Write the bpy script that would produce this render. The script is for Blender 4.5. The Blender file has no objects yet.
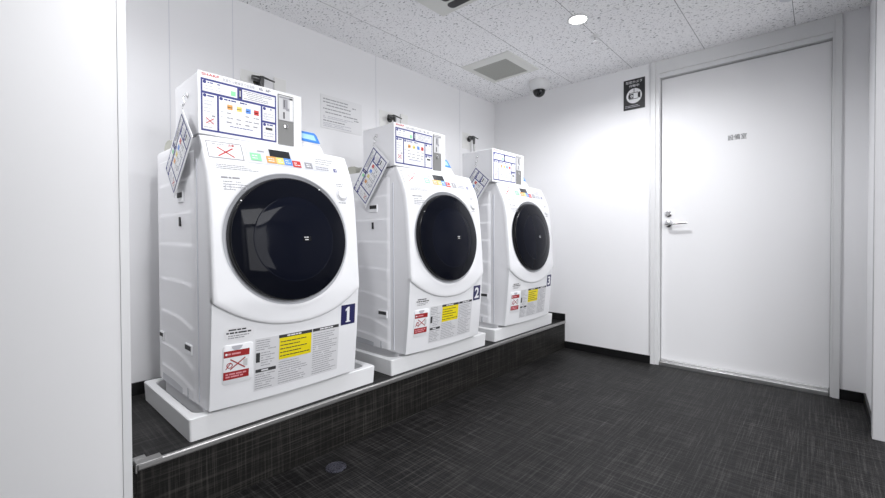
import bpy, bmesh, math, random
from mathutils import Vector, Matrix

SC = bpy.context.scene
COL = SC.collection
random.seed(7)

# ------------------------------------------------------------------ camera
FPX, YAW, PITCH, ROLL = 417.88, 0.725, -0.0142, -0.004
cd = bpy.data.cameras.new('camera'); cam = bpy.data.objects.new('camera', cd); COL.objects.link(cam)
cd.sensor_fit = 'HORIZONTAL'; cd.sensor_width = 36.0
cd.lens = FPX * 36.0 / 885.0
cd.shift_x = (442.5 - 449.04) / 885.0
cd.shift_y = (242.30 - 249.0) / 885.0
cd.clip_start = 0.02
_f = Vector((math.cos(YAW) * math.cos(PITCH), math.sin(YAW) * math.cos(PITCH), math.sin(PITCH)))
_r = Vector((math.sin(YAW), -math.cos(YAW), 0)); _u = _r.cross(_f)
_r2 = _r * math.cos(ROLL) + _u * math.sin(ROLL); _u2 = _u * math.cos(ROLL) - _r * math.sin(ROLL)
_m = Matrix((_r2, _u2, -_f)).transposed().to_4x4(); _m.translation = (-3.1788, -2.2488, 0.9135)
cam.matrix_world = _m
SC.camera = cam

# ------------------------------------------------------------------ world, exposure
w = bpy.data.worlds.new('world'); SC.world = w; w.use_nodes = True
w.node_tree.nodes['Background'].inputs[0].default_value = (0.9, 0.95, 1.0, 1)
w.node_tree.nodes['Background'].inputs[1].default_value = 0.05
SC.view_settings.view_transform = 'Standard'
try: SC.view_settings.look = 'None'
except Exception: pass
SC.view_settings.gamma = 1.0
SC.view_settings.use_curve_mapping = False
SC.view_settings.exposure = 0.18

# ------------------------------------------------------------------ main dimensions
HC = 2.134            # ceiling
ZP = 0.2212           # platform top
YP = -0.6995          # platform front
YR = -2.443           # right wall
XF = -6.20            # wall behind the camera
MX = (-2.365, -1.46, -0.575)          # washing machine centres
PX = (-2.325, -1.44, -0.56)           # drip pan centres
LAMPS = ((-0.92, -1.224), (-2.70, -1.224), (-3.55, -.33))  # third one is an added fill light, hidden behind the partition
LAMP_W = (49.0, 29.0, 22.0)
LAMP_CONE = (170, 161, 170); LAMP_BLEND = (.62, .85, .62)
# added fill light, unseen, at the end of the corridor beyond the right opening
ld = bpy.data.lights.new('corridor_end_fill', 'AREA'); ld.shape = 'RECTANGLE'; ld.size = 1.1; ld.size_y = 1.75; ld.energy = 31; ld.color = (.968, .972, 1)
lo = bpy.data.objects.new('corridor_end_fill', ld); COL.objects.link(lo); lo.location = (-2.17, -4.215, 1.10); lo.rotation_euler = (math.radians(90), 0, 0)

# second unseen fill light, added under the corridor ceiling
ld = bpy.data.lights.new('corridor_top_fill', 'AREA'); ld.shape = 'RECTANGLE'; ld.size = 1.3; ld.size_y = 1.3; ld.energy = 58; ld.color = (.968, .972, 1)
lo = bpy.data.objects.new('corridor_top_fill', ld); COL.objects.link(lo); lo.location = (-2.15, -3.45, 2.115)

# ------------------------------------------------------------------ materials
def newmat(name):
    m = bpy.data.materials.new(name); m.use_nodes = True
    return m, m.node_tree, m.node_tree.nodes['Principled BSDF']

def N(nt, typ, **kw):
    n = nt.nodes.new(typ)
    for k, v in kw.items(): setattr(n, k, v)
    return n

def simple(name, col, rough=0.5, metal=0.0, spec=0.5, coat=0.0, bump=0.0, bscale=200, var=0.0):
    m, nt, b = newmat(name)
    b.inputs['Base Color'].default_value = (*col, 1)
    b.inputs['Roughness'].default_value = rough
    b.inputs['Metallic'].default_value = metal
    b.inputs['Specular IOR Level'].default_value = spec
    b.inputs['Coat Weight'].default_value = coat
    tc = N(nt, 'ShaderNodeTexCoord')
    nz = N(nt, 'ShaderNodeTexNoise'); nz.inputs['Scale'].default_value = bscale; nz.inputs['Detail'].default_value = 3
    nt.links.new(tc.outputs['Object'], nz.inputs['Vector'])
    if bump:
        bp = N(nt, 'ShaderNodeBump'); bp.inputs['Strength'].default_value = bump; bp.inputs['Distance'].default_value = 0.001
        nt.links.new(nz.outputs['Fac'], bp.inputs['Height']); nt.links.new(bp.outputs['Normal'], b.inputs['Normal'])
    else:
        mp = N(nt, 'ShaderNodeMapRange')
        mp.inputs['To Min'].default_value = max(0, rough - .04); mp.inputs['To Max'].default_value = min(1, rough + .04)
        nt.links.new(nz.outputs['Fac'], mp.inputs['Value']); nt.links.new(mp.outputs['Result'], b.inputs['Roughness'])
    if var:
        n2 = N(nt, 'ShaderNodeTexNoise'); n2.inputs['Scale'].default_value = 3.0; n2.inputs['Detail'].default_value = 4
        nt.links.new(tc.outputs['Object'], n2.inputs['Vector'])
        cr = N(nt, 'ShaderNodeMix', data_type='RGBA')
        cr.inputs['A'].default_value = (*[c * (1 - var) for c in col], 1); cr.inputs['B'].default_value = (*[min(1, c * (1 + var)) for c in col], 1)
        nt.links.new(n2.outputs['Fac'], cr.inputs['Factor']); nt.links.new(cr.outputs['Result'], b.inputs['Base Color'])
    return m

def weave(name, lo, hi, rough=0.45):
    """charcoal woven-look vinyl: thin streaks both ways"""
    m, nt, b = newmat(name)
    tc = N(nt, 'ShaderNodeTexCoord')
    def streak(sc, off):
        mp = N(nt, 'ShaderNodeMapping'); mp.inputs['Scale'].default_value = sc; mp.inputs['Location'].default_value = off
        nt.links.new(tc.outputs['Object'], mp.inputs['Vector'])
        nz = N(nt, 'ShaderNodeTexNoise'); nz.inputs['Scale'].default_value = 1; nz.inputs['Detail'].default_value = 4; nz.inputs['Roughness'].default_value = .75
        nt.links.new(mp.outputs['Vector'], nz.inputs['Vector'])
        r = N(nt, 'ShaderNodeMapRange'); r.inputs['From Min'].default_value = .49; r.inputs['From Max'].default_value = .73
        nt.links.new(nz.outputs['Fac'], r.inputs['Value'])
        return r.outputs['Result']
    a = streak((3.2, 135, 135), (0, 0, 0)); c = streak((135, 3.2, 3.2), (7, 3, 1))
    ad = N(nt, 'ShaderNodeMath', operation='ADD'); nt.links.new(a, ad.inputs[0]); nt.links.new(c, ad.inputs[1])
    ml = N(nt, 'ShaderNodeMath', operation='MULTIPLY'); nt.links.new(ad.outputs[0], ml.inputs[0]); ml.inputs[1].default_value = .5
    cr = N(nt, 'ShaderNodeMix', data_type='RGBA')
    cr.inputs['A'].default_value = (*lo, 1); cr.inputs['B'].default_value = (*hi, 1)
    nt.links.new(ml.outputs[0], cr.inputs['Factor']); nt.links.new(cr.outputs['Result'], b.inputs['Base Color'])
    bp = N(nt, 'ShaderNodeBump'); bp.inputs['Strength'].default_value = .25; bp.inputs['Distance'].default_value = .001
    nt.links.new(ml.outputs[0], bp.inputs['Height']); nt.links.new(bp.outputs['Normal'], b.inputs['Normal'])
    b.inputs['Roughness'].default_value = rough
    b.inputs['Specular IOR Level'].default_value = .22
    return m

def ceiling_mat():
    """white mineral-fibre tiles 915 x 458 mm, dark worm-hole specks, running-bond joints"""
    m, nt, b = newmat('ceiling_tile')
    tc = N(nt, 'ShaderNodeTexCoord')
    sep = N(nt, 'ShaderNodeSeparateXYZ'); nt.links.new(tc.outputs['Object'], sep.inputs[0])
    def math_(op, a, bb=None, cc=None):
        n = N(nt, 'ShaderNodeMath', operation=op)
        for i, v in enumerate((a, bb, cc)):
            if v is None: continue
            if hasattr(v, 'is_linked'): nt.links.new(v, n.inputs[i])
            else: n.inputs[i].default_value = v
        return n.outputs[0]
    PY, PXX = 0.4577, 0.910
    yy = math_('DIVIDE', math_('ADD', math_('MULTIPLY', sep.outputs['Y'], -1.0), -0.305 + PY), PY)
    row = math_('FLOOR', yy)
    fy = math_('FRACT', yy)
    par = math_('FLOORED_MODULO', row, 2.0)
    xx = math_('DIVIDE', math_('ADD', math_('ADD', sep.outputs['X'], 0.43 + 9.1), math_('MULTIPLY', par, 0.457)), PXX)
    fx = math_('FRACT', xx)
    dy = math_('MULTIPLY', math_('MINIMUM', fy, math_('SUBTRACT', 1.0, fy)), PY)
    dx = math_('MULTIPLY', math_('MINIMUM', fx, math_('SUBTRACT', 1.0, fx)), PXX)
    jy = math_('LESS_THAN', dy, 0.0014); jx = math_('LESS_THAN', dx, 0.0009)
    joint = math_('MAXIMUM', jy, math_('MULTIPLY', jx, .75))
    # specks
    def speck(sc, rot, lo, hi):
        mp = N(nt, 'ShaderNodeMapping'); mp.inputs['Scale'].default_value = sc; mp.inputs['Rotation'].default_value = (0, 0, rot)
        nt.links.new(tc.outputs['Object'], mp.inputs['Vector'])
        nz = N(nt, 'ShaderNodeTexNoise'); nz.inputs['Scale'].default_value = 1; nz.inputs['Detail'].default_value = 1.5; nz.inputs['Distortion'].default_value = .6
        nt.links.new(mp.outputs['Vector'], nz.inputs['Vector'])
        r = N(nt, 'ShaderNodeMapRange'); r.inputs['From Min'].default_value = lo; r.inputs['From Max'].default_value = hi
        nt.links.new(nz.outputs['Fac'], r.inputs['Value'])
        return r.outputs['Result']
    s1 = speck((115, 60, 60), .5, .625, .67); s2 = speck((170, 140, 60), -.4, .645, .69)
    s = math_('MAXIMUM', s1, math_('MULTIPLY', s2, .7))
    c1 = N(nt, 'ShaderNodeMix', data_type='RGBA'); c1.inputs['A'].default_value = (.95, .95, .965, 1); c1.inputs['B'].default_value = (.30, .30, .32, 1)
    nt.links.new(s, c1.inputs['Factor'])
    c2 = N(nt, 'ShaderNodeMix', data_type='RGBA'); c2.inputs['B'].default_value = (.22, .22, .23, 1)
    nt.links.new(joint, c2.inputs['Factor']); nt.links.new(c1.outputs['Result'], c2.inputs['A'])
    nt.links.new(c2.outputs['Result'], b.inputs['Base Color'])
    h = math_('SUBTRACT', 1.0, math_('MAXIMUM', s, joint))
    bp = N(nt, 'ShaderNodeBump'); bp.inputs['Strength'].default_value = .5; bp.inputs['Distance'].default_value = .002
    nt.links.new(h, bp.inputs['Height']); nt.links.new(bp.outputs['Normal'], b.inputs['Normal'])
    b.inputs['Roughness'].default_value = .9; b.inputs['Specular IOR Level'].default_value = .2
    return m

M = {}
M['wall'] = simple('wall_white', (.86, .86, .872), .55, spec=.3, bump=.05, bscale=90)
M['partition'] = simple('partition_white', (.84, .84, .845), .5, spec=.3, bump=.05, bscale=60)
M['ceiling'] = ceiling_mat()
M['floor'] = weave('floor_weave', (.0030, .0030, .0033), (.100, .096, .093), .5)
M['riser'] = weave('riser_weave', (.0050, .0047, .0043), (.080, .075, .068), .55)
M['base'] = simple('baseboard_black', (.006, .006, .0065), .4)
M['door'] = simple('door_white', (.83, .83, .84), .45, spec=.35, bump=.03, bscale=40)
M['frame'] = simple('door_frame_white', (.74, .745, .75), .38)
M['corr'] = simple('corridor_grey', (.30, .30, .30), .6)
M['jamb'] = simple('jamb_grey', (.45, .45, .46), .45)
M['gap'] = simple('grey_gap', (.16, .16, .16), .8)
M['steel'] = simple('brushed_steel', (.75, .75, .75), .36, metal=1.0)
M['chrome'] = simple('chrome', (.75, .75, .75), .12, metal=1.0)
M['nosing'] = simple('nosing_grey', (.36, .355, .35), .32, metal=.7)
M['white'] = simple('appliance_white', (.83, .835, .85), .33, spec=.45)
M['white2'] = simple('side_white', (.87, .872, .89), .38, spec=.4)
M['grey'] = simple('trim_grey', (.52, .53, .56), .35)
M['lgrey'] = simple('panel_lightgrey', (.66, .67, .72), .4)
M['dark'] = simple('recess_dark', (.02, .02, .022), .6)
M['glass'] = simple('door_glass_dark', (.0050, .0058, .0098), .05, spec=.07)
M['bowl'] = simple('door_inner_blue', (.0055, .0066, .0125), .06, spec=.07)
M['rim'] = simple('door_rim_black', (.004, .004, .006), .25, spec=.3)
M['pan'] = simple('pan_white', (.82, .825, .83), .35)
M['beige'] = simple('hose_beige', (.50, .50, .44), .6)
M['board'] = simple('board_white', (.84, .845, .86), .4)
M['paper'] = simple('paper_white', (.80, .80, .81), .6)
M['paperg'] = simple('paper_grey', (.58, .58, .58), .6)
M['sheet'] = simple('paper_sheet', (.66, .66, .675), .6)
M['navy'] = simple('ink_navy', (.030, .036, .20), .5)
M['navyd'] = simple('ink_navy_dark', (.012, .012, .085), .5)
M['ink'] = simple('ink_black', (.03, .03, .032), .6)
M['inkg'] = simple('ink_grey', (.30, .30, .32), .6)
M['inkl'] = simple('ink_lightgrey', (.50, .50, .54), .6)
M['red'] = simple('ink_red', (.55, .035, .03), .5)
M['xred'] = simple('ink_cross_red', (.42, .012, .010), .5)
M['dred'] = simple('ink_dark_red', (.33, .010, .012), .5)
M['yellow'] = simple('ink_yellow', (.80, .66, .0), .5)
M['orange'] = simple('ink_orange', (.75, .36, .10), .5)
M['ylw2'] = simple('ink_soft_yellow', (.80, .66, .18), .5)
M['blue'] = simple('ink_blue', (.12, .30, .80), .5)
M['lblue'] = simple('reader_blue', (.06, .25, .72), .35)
M['sky'] = simple('reader_screen_blue', (.42, .70, .92), .2)
M['green'] = simple('ink_green', (.28, .72, .38), .5)
M['pink'] = simple('ink_pink', (.72, .30, .33), .5)
M['lcd'] = simple('display_dark', (.03, .032, .036), .2)
M['slot'] = simple('coin_metal', (.20, .20, .195), .5)
M['slotl'] = simple('coin_metal_light', (.56, .56, .57), .45)
M['plast'] = simple('fixture_white', (.74, .745, .75), .45)
M['plate'] = simple('plate_offwhite', (.82, .82, .80), .55)
M['vent'] = simple('vent_frame', (.72, .725, .70), .5)
M['sign'] = simple('sign_black', (.016, .016, .018), .45)
M['drain'] = simple('drain_metal', (.12, .12, .15), .28, metal=.7)
M['brass'] = simple('tap_dark_metal', (.10, .10, .10), .3, metal=.9)
M['dome'] = simple('dome_smoked', (.008, .008, .009), .08)
def grille_mat():
    m, nt, b = newmat('vent_grille')
    tc = N(nt, 'ShaderNodeTexCoord'); wv = N(nt, 'ShaderNodeTexWave'); wv.inputs['Scale'].default_value = 38
    nt.links.new(tc.outputs['Object'], wv.inputs['Vector'])
    cr = N(nt, 'ShaderNodeMix', data_type='RGBA'); cr.inputs['A'].default_value = (.27, .275, .25, 1); cr.inputs['B'].default_value = (.40, .405, .375, 1)
    nt.links.new(wv.outputs['Fac'], cr.inputs['Factor']); nt.links.new(cr.outputs['Result'], b.inputs['Base Color'])
    b.inputs['Roughness'].default_value = .6
    return m
M['grille'] = grille_mat()
def emis():
    m, nt, b = newmat('lamp_glow')
    b.inputs['Base Color'].default_value = (1, 1, 1, 1); b.inputs['Emission Color'].default_value = (1, .985, .96, 1); b.inputs['Emission Strength'].default_value = 14
    return m
M['lamp'] = emis()

# ------------------------------------------------------------------ mesh helpers
def link(o): COL.objects.link(o); return o

def from_bm(name, bm, mats, parent=None, origin=(0, 0, 0), smooth=None, bevel=0.0):
    """one mesh object; vertex coordinates are world minus origin"""
    if origin != (0, 0, 0): bmesh.ops.translate(bm, verts=bm.verts, vec=(-origin[0], -origin[1], -origin[2]))
    me = bpy.data.meshes.new(name); bm.to_mesh(me); bm.free()
    for m in (mats if isinstance(mats, (list, tuple)) else [mats]): me.materials.append(m)
    o = link(bpy.data.objects.new(name, me))
    if parent is not None: o.parent = parent
    else: o.location = origin
    if bevel:
        md = o.modifiers.new('bevel', 'BEVEL'); md.width = bevel; md.segments = 3; md.limit_method = 'ANGLE'; md.angle_limit = math.radians(40)
        smooth = 40
    if smooth is not None:
        for p in me.polygons: p.use_smooth = True
        try: me.set_sharp_from_angle(angle=math.radians(smooth))
        except Exception: pass
    return o

def box(bm, x0, x1, y0, y1, z0, z1, mi=0):
    vs = [bm.verts.new(p) for p in ((x0, y0, z0), (x1, y0, z0), (x1, y1, z0), (x0, y1, z0), (x0, y0, z1), (x1, y0, z1), (x1, y1, z1), (x0, y1, z1))]
    for f in ((3, 2, 1, 0), (4, 5, 6, 7), (0, 1, 5, 4), (1, 2, 6, 5), (2, 3, 7, 6), (3, 0, 4, 7)):
        bm.faces.new([vs[i] for i in f]).material_index = mi
    return vs

def BM(): return bmesh.new()

def loft(bm, rings, cap0=True, cap1=True, closed=True, mi=0):
    R = [[bm.verts.new(p) for p in r] for r in rings]
    n = len(R[0])
    for a, b in zip(R, R[1:]):
        for i in range(n if closed else n - 1):
            j = (i + 1) % n
            f = bm.faces.new((a[i], a[j], b[j], b[i])); f.material_index = mi
    if cap0: bm.faces.new(list(reversed(R[0]))).material_index = mi
    if cap1: bm.faces.new(R[-1]).material_index = mi
    return R

def lathe(bm, prof, c, ax, n=32, mi=0, cap0=True, cap1=True):
    """prof: list of (radius, height along ax)"""
    ax = Vector(ax).normalized(); t = Vector((0, 0, 1)) if abs(ax.z) < .9 else Vector((1, 0, 0))
    e1 = ax.cross(t).normalized(); e2 = ax.cross(e1)
    rings = []
    for r, h in prof:
        rings.append([Vector(c) + ax * h + (e1 * math.cos(2 * math.pi * k / n) + e2 * math.sin(2 * math.pi * k / n)) * max(r, 1e-5) for k in range(n)])
    return loft(bm, rings, cap0, cap1, mi=mi)

def tube(bm, pts, r, n=10, mi=0):
    pts = [Vector(p) for p in pts]; rings = []
    up = None
    for i, p in enumerate(pts):
        d = (pts[min(i + 1, len(pts) - 1)] - pts[max(i - 1, 0)]).normalized()
        if up is None: up = d.cross(Vector((0, 0, 1)) if abs(d.z) < .9 else Vector((1, 0, 0))).normalized()
        up = (up - d * up.dot(d)).normalized(); s = d.cross(up)
        rr = r[i] if isinstance(r, (list, tuple)) else r
        rings.append([p + (up * math.cos(2 * math.pi * k / n) + s * math.sin(2 * math.pi * k / n)) * rr for k in range(n)])
    loft(bm, rings, mi=mi)

def empty(name, loc):
    o = bpy.data.objects.new(name, None); link(o); o.location = loc; o.empty_display_size = .05; return o

def tag(o, label, cat, group=None):
    o['label'] = label; o['category'] = cat
    if group: o['group'] = group
    return o

def struct(o, label=None, cat=None):
    o['kind'] = 'structure'
    if label: o['label'] = label
    if cat: o['category'] = cat
    return o

def copy_tree(o, parent=None):
    c = o.copy(); COL.objects.link(c)
    if parent is not None: c.parent = parent
    for ch in list(o.children): copy_tree(ch, c)
    return c

# ---- flat print: polygons mapped onto a surface, one mesh with several inks
_tc = {}
def glyphs(body, bold=0.0):
    k = (body, bold)
    if k not in _tc:
        c = bpy.data.curves.new('txt', 'FONT'); c.body = body; c.resolution_u = 3; c.offset = bold
        o = bpy.data.objects.new('txt', c); COL.objects.link(o)
        bpy.context.view_layer.update()
        me = bpy.data.meshes.new_from_object(o.evaluated_get(bpy.context.evaluated_depsgraph_get()))
        vs = [(v.co.x, v.co.y) for v in me.vertices]; fs = [tuple(p.vertices) for p in me.polygons]
        bpy.data.objects.remove(o); bpy.data.curves.remove(c); bpy.data.meshes.remove(me)
        _tc[k] = (vs, fs)
    return _tc[k]

class Print:
    """2D artwork; u to the right, v up; mp(u, v, height) gives the 3D point"""
    def __init__(s, mp, step=.012): s.mp = mp; s.bm = BM(); s.mats = []; s.step = step
    def mi(s, k):
        if k not in s.mats: s.mats.append(k)
        return s.mats.index(k)
    def rect(s, u0, v0, u1, v1, k, lay=0):
        n = max(1, int(abs(u1 - u0) / s.step + .99)); m = max(1, int(abs(v1 - v0) / s.step + .99)); mi = s.mi(k); h = .0004 * lay
        g = [[s.bm.verts.new(s.mp(u0 + (u1 - u0) * i / n, v0 + (v1 - v0) * j / m, h)) for i in range(n + 1)] for j in range(m + 1)]
        for j in range(m):
            for i in range(n):
                s.bm.faces.new((g[j][i], g[j][i + 1], g[j + 1][i + 1], g[j + 1][i])).material_index = mi
    def frame(s, u0, v0, u1, v1, t, k, lay=0):
        if v0 > v1: v0, v1 = v1, v0
        s.rect(u0, v0, u1, v0 + t, k, lay); s.rect(u0, v1 - t, u1, v1, k, lay); s.rect(u0, v0 + t, u0 + t, v1 - t, k, lay); s.rect(u1 - t, v0 + t, u1, v1 - t, k, lay)
    def poly(s, pts, k, lay=0):
        f = s.bm.faces.new([s.bm.verts.new(s.mp(u, v, .0004 * lay)) for u, v in pts]); f.material_index = s.mi(k)
    def disc(s, u, v, r, k, lay=0, n=24, ry=None):
        s.poly([(u + r * math.cos(2 * math.pi * i / n), v + (ry or r) * math.sin(2 * math.pi * i / n)) for i in range(n)], k, lay)
    def ring(s, u, v, r, t, k, lay=0, n=24):
        for i in range(n):
            a, b = 2 * math.pi * i / n, 2 * math.pi * (i + 1) / n
            s.poly([(u + r * math.cos(a), v + r * math.sin(a)), (u + r * math.cos(b), v + r * math.sin(b)), (u + (r - t) * math.cos(b), v + (r - t) * math.sin(b)), (u + (r - t) * math.cos(a), v + (r - t) * math.sin(a))], k, lay)
    def line(s, u0, v0, u1, v1, t, k, lay=0):
        d = Vector((u1 - u0, v1 - v0)); q = max(1, int(d.length / .008)); d.normalize(); n = Vector((-d.y, d.x)) * t / 2
        for i in range(q):
            a, b = i / q, (i + 1) / q; ua, va, ub, vb = u0 + (u1 - u0) * a, v0 + (v1 - v0) * a, u0 + (u1 - u0) * b, v0 + (v1 - v0) * b
            s.poly([(ua + n.x, va + n.y), (ua - n.x, va - n.y), (ub - n.x, vb - n.y), (ub + n.x, vb + n.y)], k, lay)
    def cross(s, u, v, a, b, t, k, lay=0):
        s.line(u - a, v - b, u + a, v + b, t, k, lay); s.line(u - a, v + b, u + a, v - b, t, k, lay)
    def text(s, body, u, v, h, k, lay=0, bold=0.0, width=None, center=False, slant=0.0):
        vs, fs = glyphs(body, bold)
        x0 = min(p[0] for p in vs); x1 = max(p[0] for p in vs); y0 = min(p[1] for p in vs); y1 = max(p[1] for p in vs)
        sy = h / (y1 - y0); sx = sy if width is None else width / (x1 - x0)
        ou = u - (x1 - x0) * sx / 2 if center else u
        bv = [s.bm.verts.new(s.mp(ou + (p[0] - x0) * sx + slant * (p[1] - y0) * sy, v + (p[1] - y0) * sy, .0004 * lay)) for p in vs]
        mi = s.mi(k)
        for f in fs:
            try: s.bm.faces.new([bv[i] for i in f]).material_index = mi
            except ValueError: pass
    def lines(s, u0, v_top, u1, v_bot, n, th, k, lay=0, rnd=None, fill=.95):
        """rows of unreadably small printed text"""
        rnd = rnd or random
        for i in range(n):
            v = v_top + (v_bot - v_top) * (i + .5) / n; u = u0; end = u0 + (u1 - u0) * rnd.uniform(.6, 1.0)
            while u < end - th:
                l = th * rnd.choice((1.5, 2.5, 3.5, 5)); e = min(u + l, end)
                if rnd.random() < fill: s.rect(u, v - th / 2, e, v + th / 2, k, lay)
                u = e + th * .5
    def build(s, name, parent=None, origin=(0, 0, 0)):
        bmesh.ops.recalc_face_normals(s.bm, faces=s.bm.faces)
        return from_bm(name, s.bm, [M[k] for k in s.mats], parent, origin)

# ================================================================== SETTING
def slab(name, *b, mat=None):
    bm = BM(); box(bm, *b); return from_bm(name, bm, mat)
o = struct(slab('floor', XF - .1, .1, YR - 2.0, .1, -.1, 0, mat=M['floor']))
o = struct(slab('ceiling', XF - .1, .1, YR - 2.0, .1, HC, HC + .1, mat=M['ceiling']))
struct(slab('wall_left', XF - .1, .1, 0, .1, 0, HC, mat=M['wall']), 'white panelled wall behind the washing machines', 'wall')
struct(slab('wall_front', XF - .1, XF, YR - .9, 0, 0, HC, mat=M['wall']), 'white wall at the entrance end of the room', 'wall')
# door wall with an opening
LY0, LY1 = -1.411, -2.294           # door leaf
FY0, FY1 = -1.351, -2.338           # outer edges of the casing
bm = BM()
box(bm, 0, .1, FY0, .0, 0, HC); box(bm, 0, .1, YR - .9, FY1, 0, HC)
struct(from_bm('wall_back', bm, M['wall']), 'white wall holding the plain white door', 'wall')
# right wall with a recessed doorway nearer to the camera
bm = BM(); box(bm, -.495, 0, YR - .1, YR, 0, HC); box(bm, XF, -2.80, YR - .1, YR, 0, HC)
struct(from_bm('wall_right', bm, M['wall']), 'white wall to the right of the door', 'wall')
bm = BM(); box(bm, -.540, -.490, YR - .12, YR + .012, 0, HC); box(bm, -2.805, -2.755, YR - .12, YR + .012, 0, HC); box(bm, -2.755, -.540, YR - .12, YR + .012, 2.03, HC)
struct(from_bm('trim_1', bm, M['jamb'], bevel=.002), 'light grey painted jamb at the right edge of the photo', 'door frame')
# unseen corridor with the added fill lights beyond the opening in the right wall
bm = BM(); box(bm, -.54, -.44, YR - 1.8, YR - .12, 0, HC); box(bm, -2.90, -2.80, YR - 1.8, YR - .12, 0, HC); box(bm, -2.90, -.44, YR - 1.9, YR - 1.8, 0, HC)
struct(from_bm('wall_corridor', bm, M['corr']), 'grey wall of the corridor beyond the right opening', 'wall')
bm = BM()  # frame added around the fill light at the corridor end, out of view
for b_ in ((-2.755, -2.715, .20, 2.00), (-1.625, -1.585, .20, 2.00), (-2.755, -1.585, .18, .225), (-2.755, -1.585, 1.975, 2.02)): box(bm, b_[0], b_[1], YR - 1.80, YR - 1.75, b_[2], b_[3])
struct(from_bm('fill_frame_1', bm, M['frame']), 'white frame added around the unseen corridor fill light', 'fill light frame')
# partition beside the plinth, with a corner bead
bm = BM(); box(bm, XF, -2.880, -.700, -.620, 0, HC)
struct(from_bm('wall_partition', bm, M['partition']), 'plain white partition wall at the left edge', 'wall')
bm = BM(); box(bm, -2.900, -2.8775, -.7030, -.66, 0, HC)
struct(from_bm('trim_2', bm, M['frame'], bevel=.0012), 'white corner bead on the partition edge', 'trim')
# seams between wall panels
for i, x in enumerate((-2.580, -2.300, -1.38, -.50)):
    bm = BM(); box(bm, x - .0012, x + .0012, -.0012, .004, ZP, HC)
    struct(from_bm('trim_%d' % (i + 3), bm, M['lgrey']))
# baseboards
bm = BM(); box(bm, -2.86, 0, -.008, 0, ZP, ZP + .055)
struct(from_bm('baseboard_left', bm, M['base']))
bm = BM(); box(bm, -.009, 0, YP + .0005, -.008, ZP, ZP + .056); box(bm, -.009, 0, FY0, YP, 0, .055); box(bm, -.009, 0, YR + .001, FY1, 0, .055)
struct(from_bm('baseboard_back', bm, M['base']))
bm = BM(); box(bm, -.488, -.009, YR, YR + .009, 0, .055); box(bm, XF, -2.81, YR, YR + .009, 0, .055)
struct(from_bm('baseboard_right', bm, M['base']))

# door casing: jambs to the ceiling, panel above the head
bm = BM()
def jamb(y0, y1, s):
    # face strip, step, recess : s = +1 when the opening lies towards -y
    box(bm, -.012, .10, min(y0, y0 - s * .030), max(y0, y0 - s * .030), 0, HC)
    box(bm, -.004, .10, min(y0 - s * .030, y1), max(y0 - s * .030, y1), 0, 2.045)
jamb(FY0, LY0 + .004, 1); jamb(FY1, LY1 - .004, -1)
box(bm, -.004, .10, FY1 + .03, FY0 - .03, 2.045, HC)
box(bm, .004, .10, LY1 - .004, LY0 + .004, 2.016, 2.045)
struct(from_bm('trim_9', bm, M['frame'], bevel=.0015), 'white door casing reaching up to the ceiling', 'door frame')
# door leaf
bm = BM(); box(bm, .035, .075, LY1 - .003, LY0, .0405, 2.010)
d1 = struct(from_bm('door_1', bm, M['door'], origin=(.055, (LY0 + LY1) / 2, 0), bevel=.0015), 'plain white door with a chrome lever handle', 'door')
DO = (.055, (LY0 + LY1) / 2, 0)
bm = BM(); box(bm, .05, .10, LY1 - .004, LY0 + .004, .0, 2.016)
struct(from_bm('trim_10', bm, M['gap']))
hy, hz = -1.458, .995
bm = BM()
lathe(bm, [(.026, 0), (.026, .006), (.023, .010), (.011, .011), (.011, .048)], (.035, hy, hz), (-1, 0, 0), 28)
tube(bm, [(.035 - .046, hy + .006, hz), (.035 - .052, hy - .02, hz + .001), (.035 - .052, hy - .07, hz + .001), (.035 - .050, hy - .125, hz + .004)], [.010, .0095, .008, .007], 12)
from_bm('lever_handle', bm, M['chrome'], d1, DO, smooth=50)
bm = BM()
lathe(bm, [(.024, 0), (.024, .007), (.020, .012), (.012, .0125), (.010, .016)], (.035, hy, 1.062), (-1, 0, 0), 28)
box(bm, .0165, .02, hy - .0015, hy + .0015, 1.056, 1.068)
from_bm('keyhole', bm, M['chrome'], d1, DO, smooth=50)
p = Print(lambda u, v, h: (.0345 - h, -1.852 - u, v))
p.text('設備室', -.048, 1.522, .035, 'ink', 1, width=.100)
p.build('room_name', d1, DO)
bm = BM(); box(bm, -.006, .06, LY1 + .0, LY0 - .0, 0, .026); box(bm, .02, .06, LY1, LY0, .026, .040)
struct(from_bm('door_threshold', bm, M['steel'], bevel=.003), 'brushed metal threshold under the plain white door', 'threshold')

# raised plinth under the machines
bm = BM(); box(bm, -2.866, 0, YP + .004, 0, 0, ZP - .003)
pl = struct(from_bm('plinth', bm, M['riser'], origin=(-1.43, -.35, 0)), 'low dark woven-vinyl plinth carrying the washing machines', 'plinth')
bm = BM(); box(bm, -2.866, 0, YP + .010, 0, ZP - .003, ZP)
from_bm('plinth_top', bm, M['floor'], pl, (-1.43, -.35, 0))
bm = BM(); box(bm, -2.866, 0, YP - .004, YP + .012, ZP - .020, ZP + .001)
from_bm('nosing', bm, M['nosing'], pl, (-1.43, -.35, 0), bevel=.005)
bm = BM(); box(bm, -2.871, -2.80, YP - .0055, YP + .032, ZP - .002, ZP + .003); box(bm, -2.871, -2.866, YP - .0055, YP + .10, ZP - .024, ZP + .003); box(bm, -2.866, -2.835, YP + .032, YP + .055, ZP - .002, ZP + .003)
from_bm('nosing_end_cap', bm, M['nosing'], pl, (-1.43, -.35, 0), bevel=.0015)
bm = BM(); box(bm, -2.876, -2.8665, YP + .006, -.02, 0, ZP - .004)
from_bm('plinth_end', bm, M['riser'], pl, (-1.43, -.35, 0))

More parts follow.
